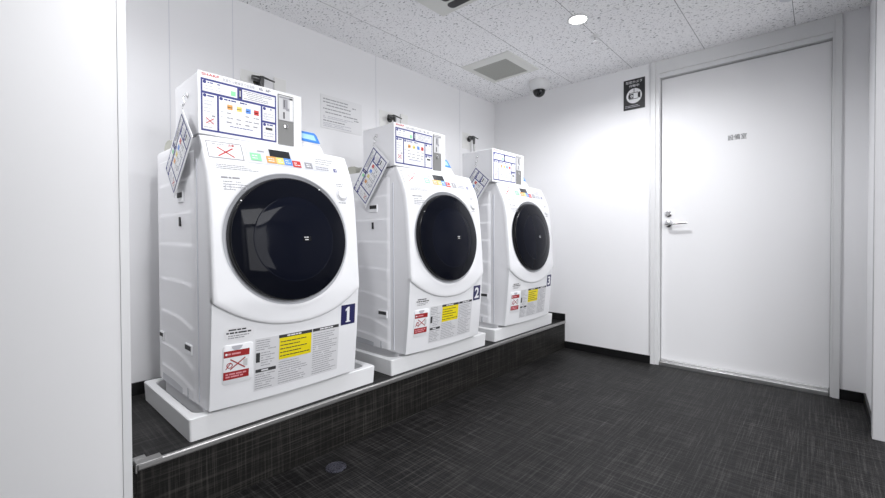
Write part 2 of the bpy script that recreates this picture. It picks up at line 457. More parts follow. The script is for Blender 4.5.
# ================================================================== CEILING FITTINGS
for i, (x, y) in enumerate(LAMPS):
    t = empty('downlight', (x, y, HC))
    tag(t, ('lit round downlight in the ceiling between camera dome and door', 'round downlight in the ceiling over the first washing machine', 'round fill light added in the ceiling behind the white partition')[i], 'ceiling light', 'recessed ceiling downlights')
    bm = BM(); lathe(bm, [(.058, 0), (.060, -.004), (.050, -.007), (.046, -.004), (.046, 0)], (x, y, HC), (0, 0, 1), 40, cap0=False, cap1=False)
    from_bm('trim_ring', bm, M['plast'], t, (x, y, HC), smooth=50)
    bm = BM(); lathe(bm, [(.046, -.001), (.046, -.003)], (x, y, HC), (0, 0, 1), 40)
    from_bm('diffuser', bm, M['lamp'], t, (x, y, HC))
    ld = bpy.data.lights.new('downlight_lamp', 'SPOT'); ld.energy = LAMP_W[i]; ld.spot_size = math.radians(LAMP_CONE[i]); ld.spot_blend = LAMP_BLEND[i]
    ld.shadow_soft_size = .045; ld.color = (.968, .972, 1)
    lo = bpy.data.objects.new('lamp', ld); link(lo); lo.parent = t; lo.location = (0, 0, -.055)

# exhaust vent
x0, x1, y0, y1 = -.850, -.445, -.712, -.305
t = tag(empty('ceiling_vent', ((x0 + x1) / 2, (y0 + y1) / 2, HC)), 'square off-white ceiling vent with a grey grille', 'vent')
O = tuple(t.location)
bm = BM(); R = [[(x0 + a, y0 + a, HC - z), (x1 - a, y0 + a, HC - z), (x1 - a, y1 - a, HC - z), (x0 + a, y1 - a, HC - z)] for a, z in ((0, 0), (.004, .008), (.058, .020), (.060, .012))]
loft(bm, R, False, False); from_bm('vent_frame', bm, M['vent'], t, O, smooth=30)
bm = BM(); box(bm, x0 + .055, x1 - .055, y0 + .055, y1 - .055, HC - .015, HC - .010)
from_bm('grille', bm, M['grille'], t, O)

# cassette air conditioner at the upper edge of the photo
ax0, ax1, ay0, ay1 = -2.19, -1.462, -1.418, -.690
t = tag(empty('air_conditioner', ((ax0 + ax1) / 2, (ay0 + ay1) / 2, HC)), 'square off-white ceiling cassette air conditioner with dark slots', 'air conditioner')
O = tuple(t.location)
bm = BM(); R = [[(ax0 + a, ay0 + a, HC - z), (ax1 - a, ay0 + a, HC - z), (ax1 - a, ay1 - a, HC - z), (ax0 + a, ay1 - a, HC - z)] for a, z in ((0, 0), (.002, .012), (.012, .018))]
loft(bm, R, False, True); from_bm('casing', bm, M['vent'], t, O, smooth=30)
def slot(xa, xb, ya, yb):
    b = BM(); r = .02; n = 6; pts = []
    for cx, cy, a0 in ((xb - r, yb - r, 0), (xa + r, yb - r, 90), (xa + r, ya + r, 180), (xb - r, ya + r, 270)):
        for k in range(n + 1):
            a = math.radians(a0 + 90 * k / n); pts.append((cx + r * math.cos(a), cy + r * math.sin(a)))
    loft(b, [[(x, y, HC - .017) for x, y in pts], [(x, y, HC - .0215) for x, y in pts]])
    from_bm('air_slot', b, M['dark'], t, O)
slot(-1.552, -1.502, -1.315, -.793); slot(-2.18, -2.12, -1.335, -.765)
slot(-2.05, -1.572, -.856, -.806); slot(-2.07, -1.585, -1.403, -1.345)
bm = BM(); box(bm, -2.04, -1.62, -1.28, -.88, HC - .023, HC - .017)
from_bm('intake_grille', bm, M['grille'], t, O, bevel=.003)

# dome camera
cx, cy = -.212, -.580
t = tag(empty('dome_camera', (cx, cy, HC)), 'small white dome security camera with smoked bubble', 'security camera')
O = tuple(t.location)
bm = BM(); lathe(bm, [(.080, 0), (.080, -.030), (.078, -.034), (.072, -.052), (.058, -.068), (.050, -.069)], (cx, cy, HC), (0, 0, 1), 40)
from_bm('housing', bm, M['plast'], t, O, smooth=40)
bm = BM(); lathe(bm, [(.048, -.066)] + [(.048 * math.cos(a), -.074 - .046 * math.sin(a)) for a in (0, .3, .6, .9, 1.2, 1.45, 1.57)], (cx, cy, HC), (0, 0, 1), 40)
from_bm('bubble', bm, M['dome'], t, O, smooth=60)
bm = BM(); lathe(bm, [(.014, -.02), (.014, .026), (.008, .028)], (cx - .026, cy - .02, HC - .084), (-.6, -.5, -.4), 20)
from_bm('lens', bm, M['lcd'], t, O, smooth=40)

# sprinkler head and round detector
sx, sy = -.659, -1.215
t = tag(empty('sprinkler_head', (sx, sy, HC)), 'tiny chrome sprinkler head on the ceiling beside the lit downlight', 'sprinkler')
O = tuple(t.location)
bm = BM(); lathe(bm, [(.026, 0), (.026, -.003), (.018, -.008), (.012, -.009)], (sx, sy, HC), (0, 0, 1), 28); from_bm('escutcheon', bm, M['plast'], t, O, smooth=40)
bm = BM(); tube(bm, [(sx, sy, HC - .008), (sx, sy, HC - .024)], .006)
for a in (0, math.pi): tube(bm, [(sx + .007 * math.cos(a), sy + .007 * math.sin(a), HC - .008), (sx + .012 * math.cos(a), sy + .012 * math.sin(a), HC - .018), (sx, sy, HC - .028)], .0025, 6)
lathe(bm, [(.013, -.028), (.013, -.0305)], (sx, sy, HC), (0, 0, 1), 20)
from_bm('deflector', bm, M['chrome'], t, O, smooth=40)
dx, dy = -.445, -2.125
t = tag(empty('smoke_detector', (dx, dy, HC)), 'round grey ceiling detector above the plain white door', 'detector')
O = tuple(t.location)
bm = BM(); lathe(bm, [(.055, 0), (.055, -.008), (.045, -.012)], (dx, dy, HC), (0, 0, 1), 36); from_bm('base', bm, M['plast'], t, O, smooth=40)
bm = BM(); lathe(bm, [(.038, -.011), (.036, -.026), (.022, -.032)], (dx, dy, HC), (0, 0, 1), 36); from_bm('sensor', bm, M['lgrey'], t, O, smooth=40)

# ================================================================== WALL NOTICES
# camera warning sign on the door wall
ys, zs, ws, hs = -1.236, 1.941, .149, .219
bm = BM(); box(bm, -.004, 0, ys - ws / 2, ys + ws / 2, zs - hs / 2, zs + hs / 2)
sg = tag(from_bm('camera_sign', bm, M['sign'], origin=(0, ys, zs), bevel=.001), 'black wall sign with white camera symbol beside the door', 'sign')
p = Print(lambda u, v, h: (-.0045 - h, ys - u, zs + v))
p.text('防犯カメラ', 0, .078, .020, 'paper', 1, bold=.01, width=.112, center=True)
p.text('作動中', 0, .051, .019, 'paper', 1, bold=.01, width=.070, center=True)
p.disc(0, -.012, .054, 'board', 0, 40)
p.rect(-.002, .012, .002, .042, 'sign', 1)
p.frame(-.034, -.036, .030, .012, .004, 'sign', 1); p.rect(-.030, -.030, -.004, .004, 'sign', 1); p.disc(-.016, -.013, .009, 'board', 2); p.disc(-.016, -.013, .004, 'sign', 3)
p.poly([(.030, .004), (.044, .014), (.044, -.036), (.030, -.026)], 'sign', 1); p.rect(-.040, -.028, -.034, -.002, 'sign', 1)
p.lines(-.062, -.076, .062, -.096, 2, .0035, 'inkl', 1)
p.build('sign_print', sg, (0, ys, zs))

# paper notice above machines
bm = BM(); nx0, nx1, nz0, nz1 = -1.800, -1.500, 1.574, 1.775
box(bm, nx0, nx1, -.003, 0, nz0, nz1)
no = tag(from_bm('wall_notice', bm, M['paper'], origin=(-1.65, 0, 1.675)), 'white paper notice on the wall between first two washing machines', 'notice')
p = Print(lambda u, v, h: (-1.65 + u, -.0036 - h, 1.675 + v))
rr = random.Random(3)
p.lines(-.135, .085, .12, .03, 3, .006, 'inkg', 0, rr); p.lines(-.135, .026, .135, .008, 1, .006, 'inkg', 0, rr); p.lines(-.12, .004, .13, -.012, 1, .006, 'inkg', 0, rr)
p.lines(.09, -.014, .132, -.024, 1, .006, 'inkg', 0, rr); p.lines(-.135, -.022, .11, -.042, 2, .004, 'inkl', 0, rr); p.lines(-.135, -.048, .02, -.06, 1, .006, 'inkg', 0, rr); p.lines(-.135, -.064, .10, -.092, 3, .004, 'inkl', 0, rr)
p.build('notice_print', no, (-1.65, 0, 1.675))

# floor drain
fx, fy = -2.249, -.822
t = tag(empty('floor_drain', (fx, fy, 0)), 'small round dark floor drain in front of the plinth', 'drain')
O = tuple(t.location)
bm = BM(); lathe(bm, [(.040, 0), (.040, .003), (.034, .004), (.033, .002)], (fx, fy, 0), (0, 0, 1), 40); from_bm('drain_rim', bm, M['drain'], t, O, smooth=40)
bm = BM(); lathe(bm, [(.031, .002), (.031, .0042), (.018, .0045), (.010, .0030)], (fx, fy, 0), (0, 0, 1), 32)
for k in range(8):
    a = k * math.pi / 4; lathe(bm, [(.003, .0042), (.003, .0060), (.001, .0064)], (fx + .024 * math.cos(a), fy + .024 * math.sin(a), 0), (0, 0, 1), 10)
from_bm('strainer', bm, M['drain'], t, O, smooth=40)

# ================================================================== WASHING MACHINE
PR = [(.30, -.692), (.32, -.695), (.50, -.715), (.69, -.730), (.87, -.718), (1.04, -.703), (1.12, -.691), (1.165, -.677), (1.185, -.668), (1.275, -.622), (1.32, -.599)]
def _lin(z):
    if z <= PR[0][0]: return PR[0][1]
    for (a, ya), (b, yb) in zip(PR, PR[1:]):
        if z <= b: return ya + (yb - ya) * (z - a) / (b - a)
    return PR[-1][1]
def prof(z): return sum(_lin(z + d) for d in (-.02, -.01, 0, .01, .02)) / 5
def yF(x, z): return prof(z) - .020 * (1 - min(1, abs(x) / .3) ** 2)
def arc(x): return .585 + .105 * (min(1, abs(x) / .297)) ** 2.2     # lower edge of the bezel
HW = .300; ZT = 1.272; DC = .907; DR = .249; DX = -.012
def yD(x, z):   # door plane (tilted with the bezel)
    a, b = yF(0, DC - .23), yF(0, DC + .23)
    return a + (b - a) * (z - DC + .23) / .46 - .006
ORG = (0, -.42, .235)
def wm():
    t = empty('washing_machine', (MX[0], ORG[1], ORG[2]))
    # cabinet: lofted shell, curved front
    bm = BM(); rings = []
    def sec(z, off, inset=0.0):
        pts = [(-HW + inset, -.135 + inset, z), (-HW + inset, -.58, z)]
        n = 16
        for i in range(n + 1):
            x = (-HW + .004) + (2 * HW - .008) * i / n
            x = max(-HW + inset + .004, min(HW - inset - .004, x)); pts.append((x, yF(x, z) + off + inset, z))
        pts += [(HW - inset, -.58, z), (HW - inset, -.135 + inset, z)]
        return pts
    zs_ = [.318, .36, .42, .5, .58, .64, .69, .75, .82, .9, .98, 1.05, 1.1, 1.14, 1.18, 1.21, 1.24, 1.262]
    for z in zs_: rings.append(sec(z, .014))
    rings.append(sec(1.272, .016, .006)); rings.append(sec(1.276, .020, .018))
    loft(bm, rings)
    from_bm('cabinet', bm, M['white2'], t, ORG, smooth=35)
    # base skirt standing in the pan
    bm = BM(); box(bm, -.285, .285, -.60, -.15, .252, .320); box(bm, -.292, -.18, -.635, -.60, .262, .320); box(bm, .18, .292, -.635, -.60, .262, .320)
    from_bm('base_skirt', bm, M['white2'], t, ORG, bevel=.004)
    for sx in (-1, 1):
        for yy in (-.56, -.20):
            bm = BM(); lathe(bm, [(.022, 0), (.024, .004), (.018, .018), (.018, .022)], (sx * .24, yy, .2325), (0, 0, 1), 18)
            from_bm('foot', bm, M['dark'], t, ORG, smooth=40)
    # pressed side panels with curved ribs
    for sx in (-1, 1):
        bm = BM(); ny, nz = 30, 150; ya, yb = -.585, -.165; za, zb = .318, 1.225; g = []
        RB = ((1.12, -.006), (1.0, -.003), (.885, .004), (.745, .010), (.610, .034), (.475, .042), (.385, .030))
        for j in range(nz + 1):
            row = []
            z = za + (zb - za) * j / nz
            for i in range(ny + 1):
                y = ya + (yb - ya) * i / ny
                tt = (y - ya) / (yb - ya)
                e = min(tt, 1 - tt) * (yb - ya); ez = min(z - za, zb - z)
                base = .006 * min(1, e / .006) * min(1, ez / .006)
                for zr, cv in RB:
                    s_ = max(0.0, (.65 - tt) / .65)
                    zc = zr - cv * s_ * s_
                    d = z - zc
                    amp = .0034 * min(1, e / .03)
                    # ledge: rises gently from below, drops sharply above
                    if -.060 < d < 0: base += amp * (1 + d / .060)
                    elif 0 <= d < .007: base += amp * (1 - d / .007)
                row.append(bm.verts.new((sx * (HW + base - .001), y, z)))
            g.append(row)
        for j in range(nz):
            for i in range(ny):
                q = (g[j][i], g[j][i + 1], g[j + 1][i + 1], g[j + 1][i])
                bm.faces.new(q if sx > 0 else tuple(reversed(q)))
        sp = from_bm('side_panel', bm, M['white2'], t, ORG, smooth=25)
        X = sx * (HW + .0105)
        def pocket(y0, y1, z0, z1, f=.004):
            b = BM(); box(b, min(X - sx * .012, X), max(X - sx * .012, X), y0, y1, z0, z1, 0)
            box(b, min(X, X + sx * .0008), max(X, X + sx * .0008), y0 + f, y1 - f, z0 + (z1 - z0) * .42, z1 - f, 1)
            return from_bm('grip_recess', b, [M['white'], M['dark']], sp, ORG)
        pocket(-.490, -.425, 1.045, 1.085); pocket(-.595 + .03, -.495, .488, .524); pocket(-.225, -.175, .490, .522)
        b = BM(); box(b, min(X - sx * .012, X + sx * .0008), max(X - sx * .012, X + sx * .0008), -.458, -.446, .955, .990); from_bm('slot', b, M['dark'], sp, ORG)
        b = BM(); box(b, min(X - sx * .015, X - sx * .004), max(X - sx * .015, X - sx * .004), -.45, -.20, .322, .352); box(b, min(X - sx * .015, X - sx * .002), max(X - sx * .015, X - sx * .002), -.52, -.51, .322, .36)
        from_bm('lower_vent', b, M['grey'], sp, ORG)
        # front trim line between side panel and shell
        b = BM(); box(b, min(sx * (HW - .002), sx * (HW + .0012)), max(sx * (HW - .002), sx * (HW + .0012)), -.612, -.606, .33, 1.19); from_bm('seam', b, M['lgrey'], sp, ORG)
    # kick panel under the bezel
    bm = BM(); n, m = 28, 10; cols = []
    for i in range(n + 1):
        x = -.297 + .594 * i / n; top = arc(x) + .012
        cols.append([(x, yF(x, .318 + (top - .318) * j / m), .318 + (top - .318) * j / m) for j in range(m + 1)])
    V = [[bm.verts.new(p_) for p_ in c] for c in cols]
    for i in range(n):
        for j in range(m): bm.faces.new((V[i][j], V[i + 1][j], V[i + 1][j + 1], V[i][j + 1]))
    ed = [V[i][0] for i in range(n + 1)] + V[n][1:] + [V[i][m] for i in range(n - 1, -1, -1)] + [V[0][j] for j in range(m - 1, 0, -1)]
    bk = [bm.verts.new((v.co.x, v.co.y + .022, v.co.z)) for v in ed]
    for i in range(len(ed)):
        j = (i + 1) % len(ed); bm.faces.new((ed[j], ed[i], bk[i], bk[j]))
    kp = from_bm('kick_panel', bm, M['white'], t, ORG, smooth=40)
    # filter flap
    def fr(off): return lambda u, v, h: (u, yF(u, v) - off - h, v)
    def rrect(u0, v0, u1, v1, r, n=5):
        pts = []
        for cx, cz, a0 in ((u1 - r, v1 - r, 0), (u0 + r, v1 - r, 90), (u0 + r, v0 + r, 180), (u1 - r, v0 + r, 270)):
            for k in range(n + 1):
                a = math.radians(a0 + 90 * k / n); pts.append((cx + r * math.cos(a), cz + r * math.sin(a)))
        return pts
    bm = BM(); pts = rrect(-.262, .400, -.162, .541, .012)
    f = fr(0); loft(bm, [[f(u, v, -.004) for u, v in pts], [f(u, v, .0012) for u, v in pts], [f(u * .97 - .0064, .4695 + (v - .4695) * .97, .0022) for u, v in pts]])
    fl = from_bm('filter_flap', bm, M['white'], t, ORG, smooth=30)
    p = Print(fr(.0030)); p.poly([(-.217 + .018 * math.cos(math.radians(180 + a)), .536 + .016 * math.sin(math.radians(180 + a))) for a in range(0, 181, 20)], 'inkl', 0); p.build('finger_notch', fl, ORG)
    p = Print(fr(.0030))
    p.rect(-.259, .418, -.176, .520, 'board', 0); p.rect(-.259, .497, -.176, .520, 'dred', 1); p.rect(-.259, .418, -.176, .446, 'dred', 1)
    p.lines(-.246, .515, -.184, .502, 1, .006, 'pink', 2, random.Random(1), 1); p.lines(-.252, .441, -.184, .423, 2, .0055, 'pink', 2, random.Random(2), 1); p.disc(-.251, .5085, .004, 'board', 2)
    p.cross(-.214, .4715, .024, .018, .004, 'dred', 2); p.ring(-.240, .468, .010, .003, 'dred', 1); p.line(-.252, .455, -.236, .478, .003, 'dred', 1); p.rect(-.196, .458, -.182, .484, 'paperg', 1)
    p.build('warning_sticker', fl, ORG)
    # stickers on the kick panel
    p = Print(fr(.001)); p.poly(rrect(-.258, .556, -.160, .600, .020), 'paper', 0)
    r1 = random.Random(11); p.lines(-.245, .597, -.172, .587, 1, .005, 'ink', 1, r1, 1); p.lines(-.252, .586, -.164, .577, 1, .0055, 'ink', 1, r1, 1); p.lines(-.246, .575, -.172, .560, 2, .0035, 'inkg', 1, r1, 1)
    p.build('phone_sticker', t, ORG)
    p = Print(fr(.001)); r1 = random.Random(21)
    S0, S1, T0, T1 = -.156, .196, .352, .546
    p.rect(S0, T0, S1, T1, 'sheet', 0)
    CW = ((-.152, -.078), (-.068, .064), (.072, .192))
    for c in range(3):
        a, b_ = CW[c]
        if c: p.rect(a - .002, T1 - .012, b_ + .002, T1, 'ink', 1); p.lines(a + .03, T1 - .002, b_ - .02, T1 - .010, 1, .005, 'paper', 2, r1, 1)
        if c == 1:
            p.rect(a, .452, b_, T1 - .012, 'yellow', 2); p.lines(a + .004, T1 - .02, b_ - .004, .458, 5, .0035, 'ink', 3, r1, 1)
            p.lines(a, .446, b_, T0 + .004, 10, .0028, 'inkg', 1, r1)
        elif c == 0:
            p.rect(a, .458, a + .014, .494, 'ink', 1); p.lines(a, T1 - .004, b_, .500, 5, .0028, 'inkg', 1, r1); p.lines(a + .018, .496, b_, .440, 6, .0028, 'inkg', 1, r1)
            p.rect(a, .420, b_, .432, 'ink', 1); p.lines(a + .02, .431, b_ - .02, .421, 1, .005, 'paper', 2, r1, 1); p.lines(a, .416, b_, T0 + .004, 7, .0028, 'inkg', 1, r1)
        else: p.lines(a, T1 - .018, b_, T0 + .004, 19, .0028, 'inkg', 1, r1)
    p.build('instruction_sheet', t, ORG)
    # bezel with the round door opening
    bm = BM(); NT = 120; K = 7; rings = []
    cor = [(-HW + .004, ZT), (HW - .004, ZT)]
    def outer(th):
        c, s = math.cos(th), math.sin(th)
        lo_, hi_ = .2, .8
        for _ in range(40):
            m_ = (lo_ + hi_) / 2; x, z = DX + m_ * c, DC + m_ * s
            if abs(x) < HW - .003 and z < ZT and z > arc(x): lo_ = m_
            else: hi_ = m_
        return lo_
    ths = [2 * math.pi * i / NT for i in range(NT)]
    for cx_, cz_ in ((HW - .0035, ZT - .001), (-HW + .0035, ZT - .001), (HW - .0035, arc(.297) + .001), (-HW + .0035, arc(.297) + .001)):
        a = math.atan2(cz_ - DC, cx_ - DX) % (2 * math.pi)
        k = min(range(NT), key=lambda i: abs(((ths[i] - a + math.pi) % (2 * math.pi)) - math.pi)); ths[k] = a
    def bz(x, z, d=0.0): return (x, yF(x, z) - .010 + d, z)
    rings.append([(DR - .004) * 1.0 for _ in ths])
    R0 = [bz(DX + (DR) * math.cos(a), DC + DR * math.sin(a), .030) for a in ths]
    R1 = [bz(DX + (DR) * math.cos(a), DC + DR * math.sin(a), .003) for a in ths]
    RR = [R0, R1]
    out = [outer(a) for a in ths]
    for k in range(K + 1):
        f_ = k / K
        RR.append([bz(DX + (DR + .004 + (ro - DR - .012) * f_) * math.cos(a), DC + (DR + .004 + (ro - DR - .012) * f_) * math.sin(a)) for a, ro in zip(ths, out)])
    RR.append([bz(DX + (ro - .003) * math.cos(a), DC + (ro - .003) * math.sin(a), .0015) for a, ro in zip(ths, out)])
    RR.append([bz(DX + ro * math.cos(a), DC + ro * math.sin(a), .005) for a, ro in zip(ths, out)])
    RR.append([bz(DX + ro * math.cos(a), DC + ro * math.sin(a), .028) for a, ro in zip(ths, out)])
    loft(bm, RR, False, False)
    bmesh.ops.recalc_face_normals(bm, faces=bm.faces)
    from_bm('front_bezel', bm, M['white'], t, ORG, smooth=40)
    # door: grey surround, black rim, dark glass dome with inner bowl ring
    def dring(r, h): return [(DX + r * math.cos(a), yD(DX + r * math.cos(a), DC + r * math.sin(a)) - h, DC + r * math.sin(a)) for a in [2 * math.pi * i / 96 for i in range(96)]]
    bm = BM(); loft(bm, [[bz(DX + DR * math.cos(a), DC + DR * math.sin(a), .0025) for a in [2 * math.pi * i / 96 for i in range(96)]], dring(.241, -.010), dring(.230, -.014)], False, False)
    bmesh.ops.recalc_face_normals(bm, faces=bm.faces)
    from_bm('door_surround', bm, M['grey'], t, ORG, smooth=50)
    bm = BM(); loft(bm, [dring(.2335, -.014), dring(.234, .004), dring(.2325, .012), dring(.2295, .015), dring(.228, .0150)], True, False)
    dr = from_bm('door', bm, M['rim'], t, ORG, smooth=40)
    bm = BM(); prof_ = [(.2285 * (1 - i / 20), .0145 + .030 * (1 - (1 - i / 20) ** 2.4)) for i in range(21)]
    prof_ = [(r, h) for r, h in prof_ if r > .150]
    loft(bm, [dring(r, h) for r, h in prof_], False, False)
    from_bm('door_glass', bm, M['glass'], dr, ORG, smooth=60)
    hb = prof_[-1][1]; rb = prof_[-1][0]
    bm = BM(); loft(bm, [dring(rb, hb), dring(rb - .002, hb - .0006), dring(rb - .005, hb + .0006), dring(.12, hb + .0034), dring(.09, hb + .0070), dring(.05, hb + .0096), dring(.015, hb + .0104)], False, True)
    from_bm('door_window', bm, M['bowl'], dr, ORG, smooth=60)
    p = Print(lambda u, v, h: (u, yD(u, v) - hb - .0112 - h, v)); p.rect(.012, .898, .044, .917, 'rim', 0); p.lines(.015, .916, .041, .909, 1, .004, 'paperg', 1, random.Random(4), 1); p.lines(.018, .907, .038, .900, 1, .004, 'paperg', 1, random.Random(5), 1)
    p.build('door_logo', dr, ORG)
    for a in (2.52, 1.02):
        bm = BM(); c = (DX + .231 * math.cos(a), yD(DX + .231 * math.cos(a), DC + .231 * math.sin(a)) - .0138, DC + .231 * math.sin(a)); lathe(bm, [(.003, 0), (.0028, .002), (.001, .0026)], c, (0, -1, 0), 12); from_bm('rim_stud', bm, M['chrome'], dr, ORG, smooth=60)
    def slabgrid(name, u0, u1, v0, v1, off, th, mat, par):
        b = BM(); nu = max(2, int((u1 - u0) / .012)); nv = max(2, int((v1 - v0) / .012)); lo, hi = fr(off), fr(off + th)
        bd = [(i, 0) for i in range(nu)] + [(nu, j) for j in range(nv)] + [(nu - i, nv) for i in range(nu)] + [(0, nv - j) for j in range(nv)]
        P_ = lambda i, j: (u0 + (u1 - u0) * i / nu, v0 + (v1 - v0) * j / nv)
        G = [[b.verts.new(hi(*P_(i, j), 0)) for j in range(nv + 1)] for i in range(nu + 1)]
        for i in range(nu):
            for j in range(nv): b.faces.new((G[i][j], G[i + 1][j], G[i + 1][j + 1], G[i][j + 1]))
        Lw = [b.verts.new(lo(*P_(i, j), 0)) for i, j in bd]
        for k in range(len(bd)):
            q = (k + 1) % len(bd); b.faces.new((G[bd[q][0]][bd[q][1]], G[bd[k][0]][bd[k][1]], Lw[k], Lw[q]))
        return from_bm(name, b, M[mat], par, ORG, smooth=35)
    # control strip on the sloping top
    Fz = fr(.0105)
    cp = slabgrid('control_panel', -.156, .240, 1.186, 1.250, .008, .0035, 'lgrey', t)
    g = fr(.0125)
    slabgrid('display', -.070, .012, 1.221, 1.2505, .011, .0025, 'lcd', cp)
    for u0, u1, v0, v1, k in ((-.144, -.106, 1.197, 1.226, 'green'), (-.086, -.050, 1.194, 1.221, 'orange'), (-.048, -.020, 1.194, 1.220, 'ylw2'), (-.018, .014, 1.194, 1.221, 'blue'), (.016, .050, 1.190, 1.216, 'red'), (.070, .102, 1.192, 1.216, 'inkg'), (.206, .220, 1.192, 1.205, 'navy')):
        b_ = slabgrid('course_button', u0, u1, v0, v1, .011, .0025, k, cp)
        p = Print(fr(.0140)); r1 = random.Random(int(u0 * 1e4)); p.lines(u0 + .005, v1 - .005, u1 - .003, v0 + .004, 2, .0035, 'paper' if k != 'green' else 'board', 0, r1, 1); p.build('button_print', b_, ORG)
    p = Print(fr(.0120)); r1 = random.Random(8)
    p.lines(-.115, 1.240, -.078, 1.232, 1, .005, 'inkg', 0, r1, 1); p.build('course_legend', cp, ORG)
    p = Print(fr(.0120)); p.rect(.022, 1.224, .104, 1.243, 'paper', 0); p.build('sensor_legend', cp, ORG); p = Print(fr(.0120)); p.rect(.118, 1.212, .234, 1.246, 'paper', 0); p.lines(.122, 1.244, .228, 1.214, 3, .0036, 'inkg', 1, r1); p.lines(.118, 1.208, .20, 1.190, 2, .0036, 'inkg', 1, r1)
    p.build('option_keys', cp, ORG)
    # no-use sticker with a red cross
    p = Print(fr(.0108)); C0, C1, B0, B1 = -.284, -.168, 1.190, 1.253
    p.rect(C0, B0, C1, B1, 'board', 0); p.frame(C0, B0, C1, B1, .0034, 'inkg', 1); p.cross(-.226, 1.215, .026, .017, .0046, 'xred', 1)
    p.text('注意', -.214, 1.237, .0105, 'xred', 1, bold=.02); p.lines(C0 + .018, 1.246, -.216, 1.239, 1, .0035, 'inkg', 1, random.Random(9)); p.build('crossed_sticker', t, ORG)
    p = Print(fr(.0108)); r1 = random.Random(14); p.lines(-.265, 1.170, -.11, 1.150, 3, .0026, 'inkg', 0, r1); p.build('caution_print', t, ORG); p = Print(fr(.0108)); p.lines(-.255, 1.125, -.17, 1.118, 1, .006, 'inkg', 0, r1, 1); p.lines(-.250, 1.112, -.16, 1.075, 4, .0026, 'inkg', 0, r1)
    for u in (-.235, -.185): p.ring(u, 1.088, .010, .0015, 'inkl', 1)
    p.build('usage_print', t, ORG)
    # start dial
    bm = BM(); c = (.226, yF(.226, 1.095) - .010, 1.095); lathe(bm, [(.024, 0), (.024, .002), (.0215, .0025), (.0215, .007), (.019, .009)], c, (0, -1, .18), 32); from_bm('start_button', bm, M['white'], t, ORG, smooth=35)
    p = Print(fr(.0108)); r1 = random.Random(15); p.lines(.205, 1.062, .245, 1.055, 1, .004, 'inkg', 0, r1, 1); p.ring(.226, 1.095, .0275, .0022, 'inkl', 0, 40); p.build('start_print', t, ORG); p = Print(fr(.0108)); p.lines(.202, 1.142, .245, 1.126, 2, .0035, 'inkg', 0, r1, 1); p.build('lamp_print', t, ORG)
    # hose housing at the rear of the top
    bm = BM(); rings = []
    for i in range(25):
        x = -.278 + .556 * i / 24; s = .004 * (i % 2)
        rings.append([(x, -.205 + math.cos(a) * (.058 + s), 1.286 + math.sin(a) * (.034 + s)) for a in [2 * math.pi * k / 14 for k in range(14)]])
    loft(bm, rings); from_bm('rear_hose', bm, M['beige'], t, ORG, smooth=30)
    bm = BM(); lathe(bm, [(.014, 0), (.014, .02), (.01, .022)], (-.24, -.137, 1.225), (0, 1, 0), 16); from_bm('hose_nozzle', bm, M['beige'], t, ORG, smooth=40)
    return t

def number_label(n, t):
    p = Print(lambda u, v, h: (u, yF(u, v) - .001 - h, v))
    p.rect(.205, .536, .281, .622, 'navyd', 0)
    if n == 1: p.poly([(.236, .548), (.250, .548), (.250, .612), (.241, .612), (.228, .603), (.228, .594), (.236, .598)], 'board', 1); p.rect(.230, .546, .256, .551, 'board', 2)
    else: p.text(str(n), .243, .547, .064, 'board', 1, bold=.03, width=.046, center=True)
    return p.build('number_label', t, ORG)

m0 = wm()
machines = [m0] + [copy_tree(m0) for _ in range(2)]
ML = ('white front-loading washing machine labelled 1, nearest on the left', 'white front-loading washing machine labelled 2, middle of three', 'white front-loading washing machine labelled 3, farthest, beside the door wall')
for i, t in enumerate(machines):
    t.location = (MX[i], ORG[1], ORG[2]); tag(t, ML[i], 'washing machine', 'washing machines on the plinth')
    number_label(i + 1, t)

# ================================================================== DRIP PANS
def pan():
    a, b, f, k, z0, z1 = -.392, .392, -.672, -.098, ZP, .302
    bm = BM()
    def rc(x0, x1, y0, y1, z, r, n=4):
        pts = []
        for cx, cy, a0 in ((x1 - r, y1 - r, 0), (x0 + r, y1 - r, 90), (x0 + r, y0 + r, 180), (x1 - r, y0 + r, 270)):
            for q in range(n + 1):
                t = math.radians(a0 + 90 * q / n); pts.append((cx + r * math.cos(t), cy + r * math.sin(t), z))
        return pts
    w_ = .030
    loft(bm, [rc(a + .004, b - .004, f + .004, k - .004, z0 + .0015, .008), rc(a, b, f, k, z1 - .003, .008), rc(a + .003, b - .003, f + .003, k - .003, z1, .008),
              rc(a + w_ - .004, b - w_ + .004, f + w_ - .004, k - w_ + .004, z1, .045), rc(a + w_, b - w_, f + w_, k - w_, z1 - .004, .045), rc(a + w_ + .008, b - w_ - .008, f + w_ + .008, k - w_ - .008, .232, .045)])
    o = from_bm('drip_pan', bm, M['pan'], None, (0, -.385, ZP), smooth=35)
    return o
pn = pan()
PLB = ('white plastic drip pan under washing machine 1', 'white plastic drip pan under washing machine 2', 'white plastic drip pan under washing machine 3')
for i in range(3):
    o = pn if i == 0 else copy_tree(pn)
    o.location = (PX[i], -.385, ZP); tag(o, PLB[i], 'drip pan', 'drip pans on the plinth')

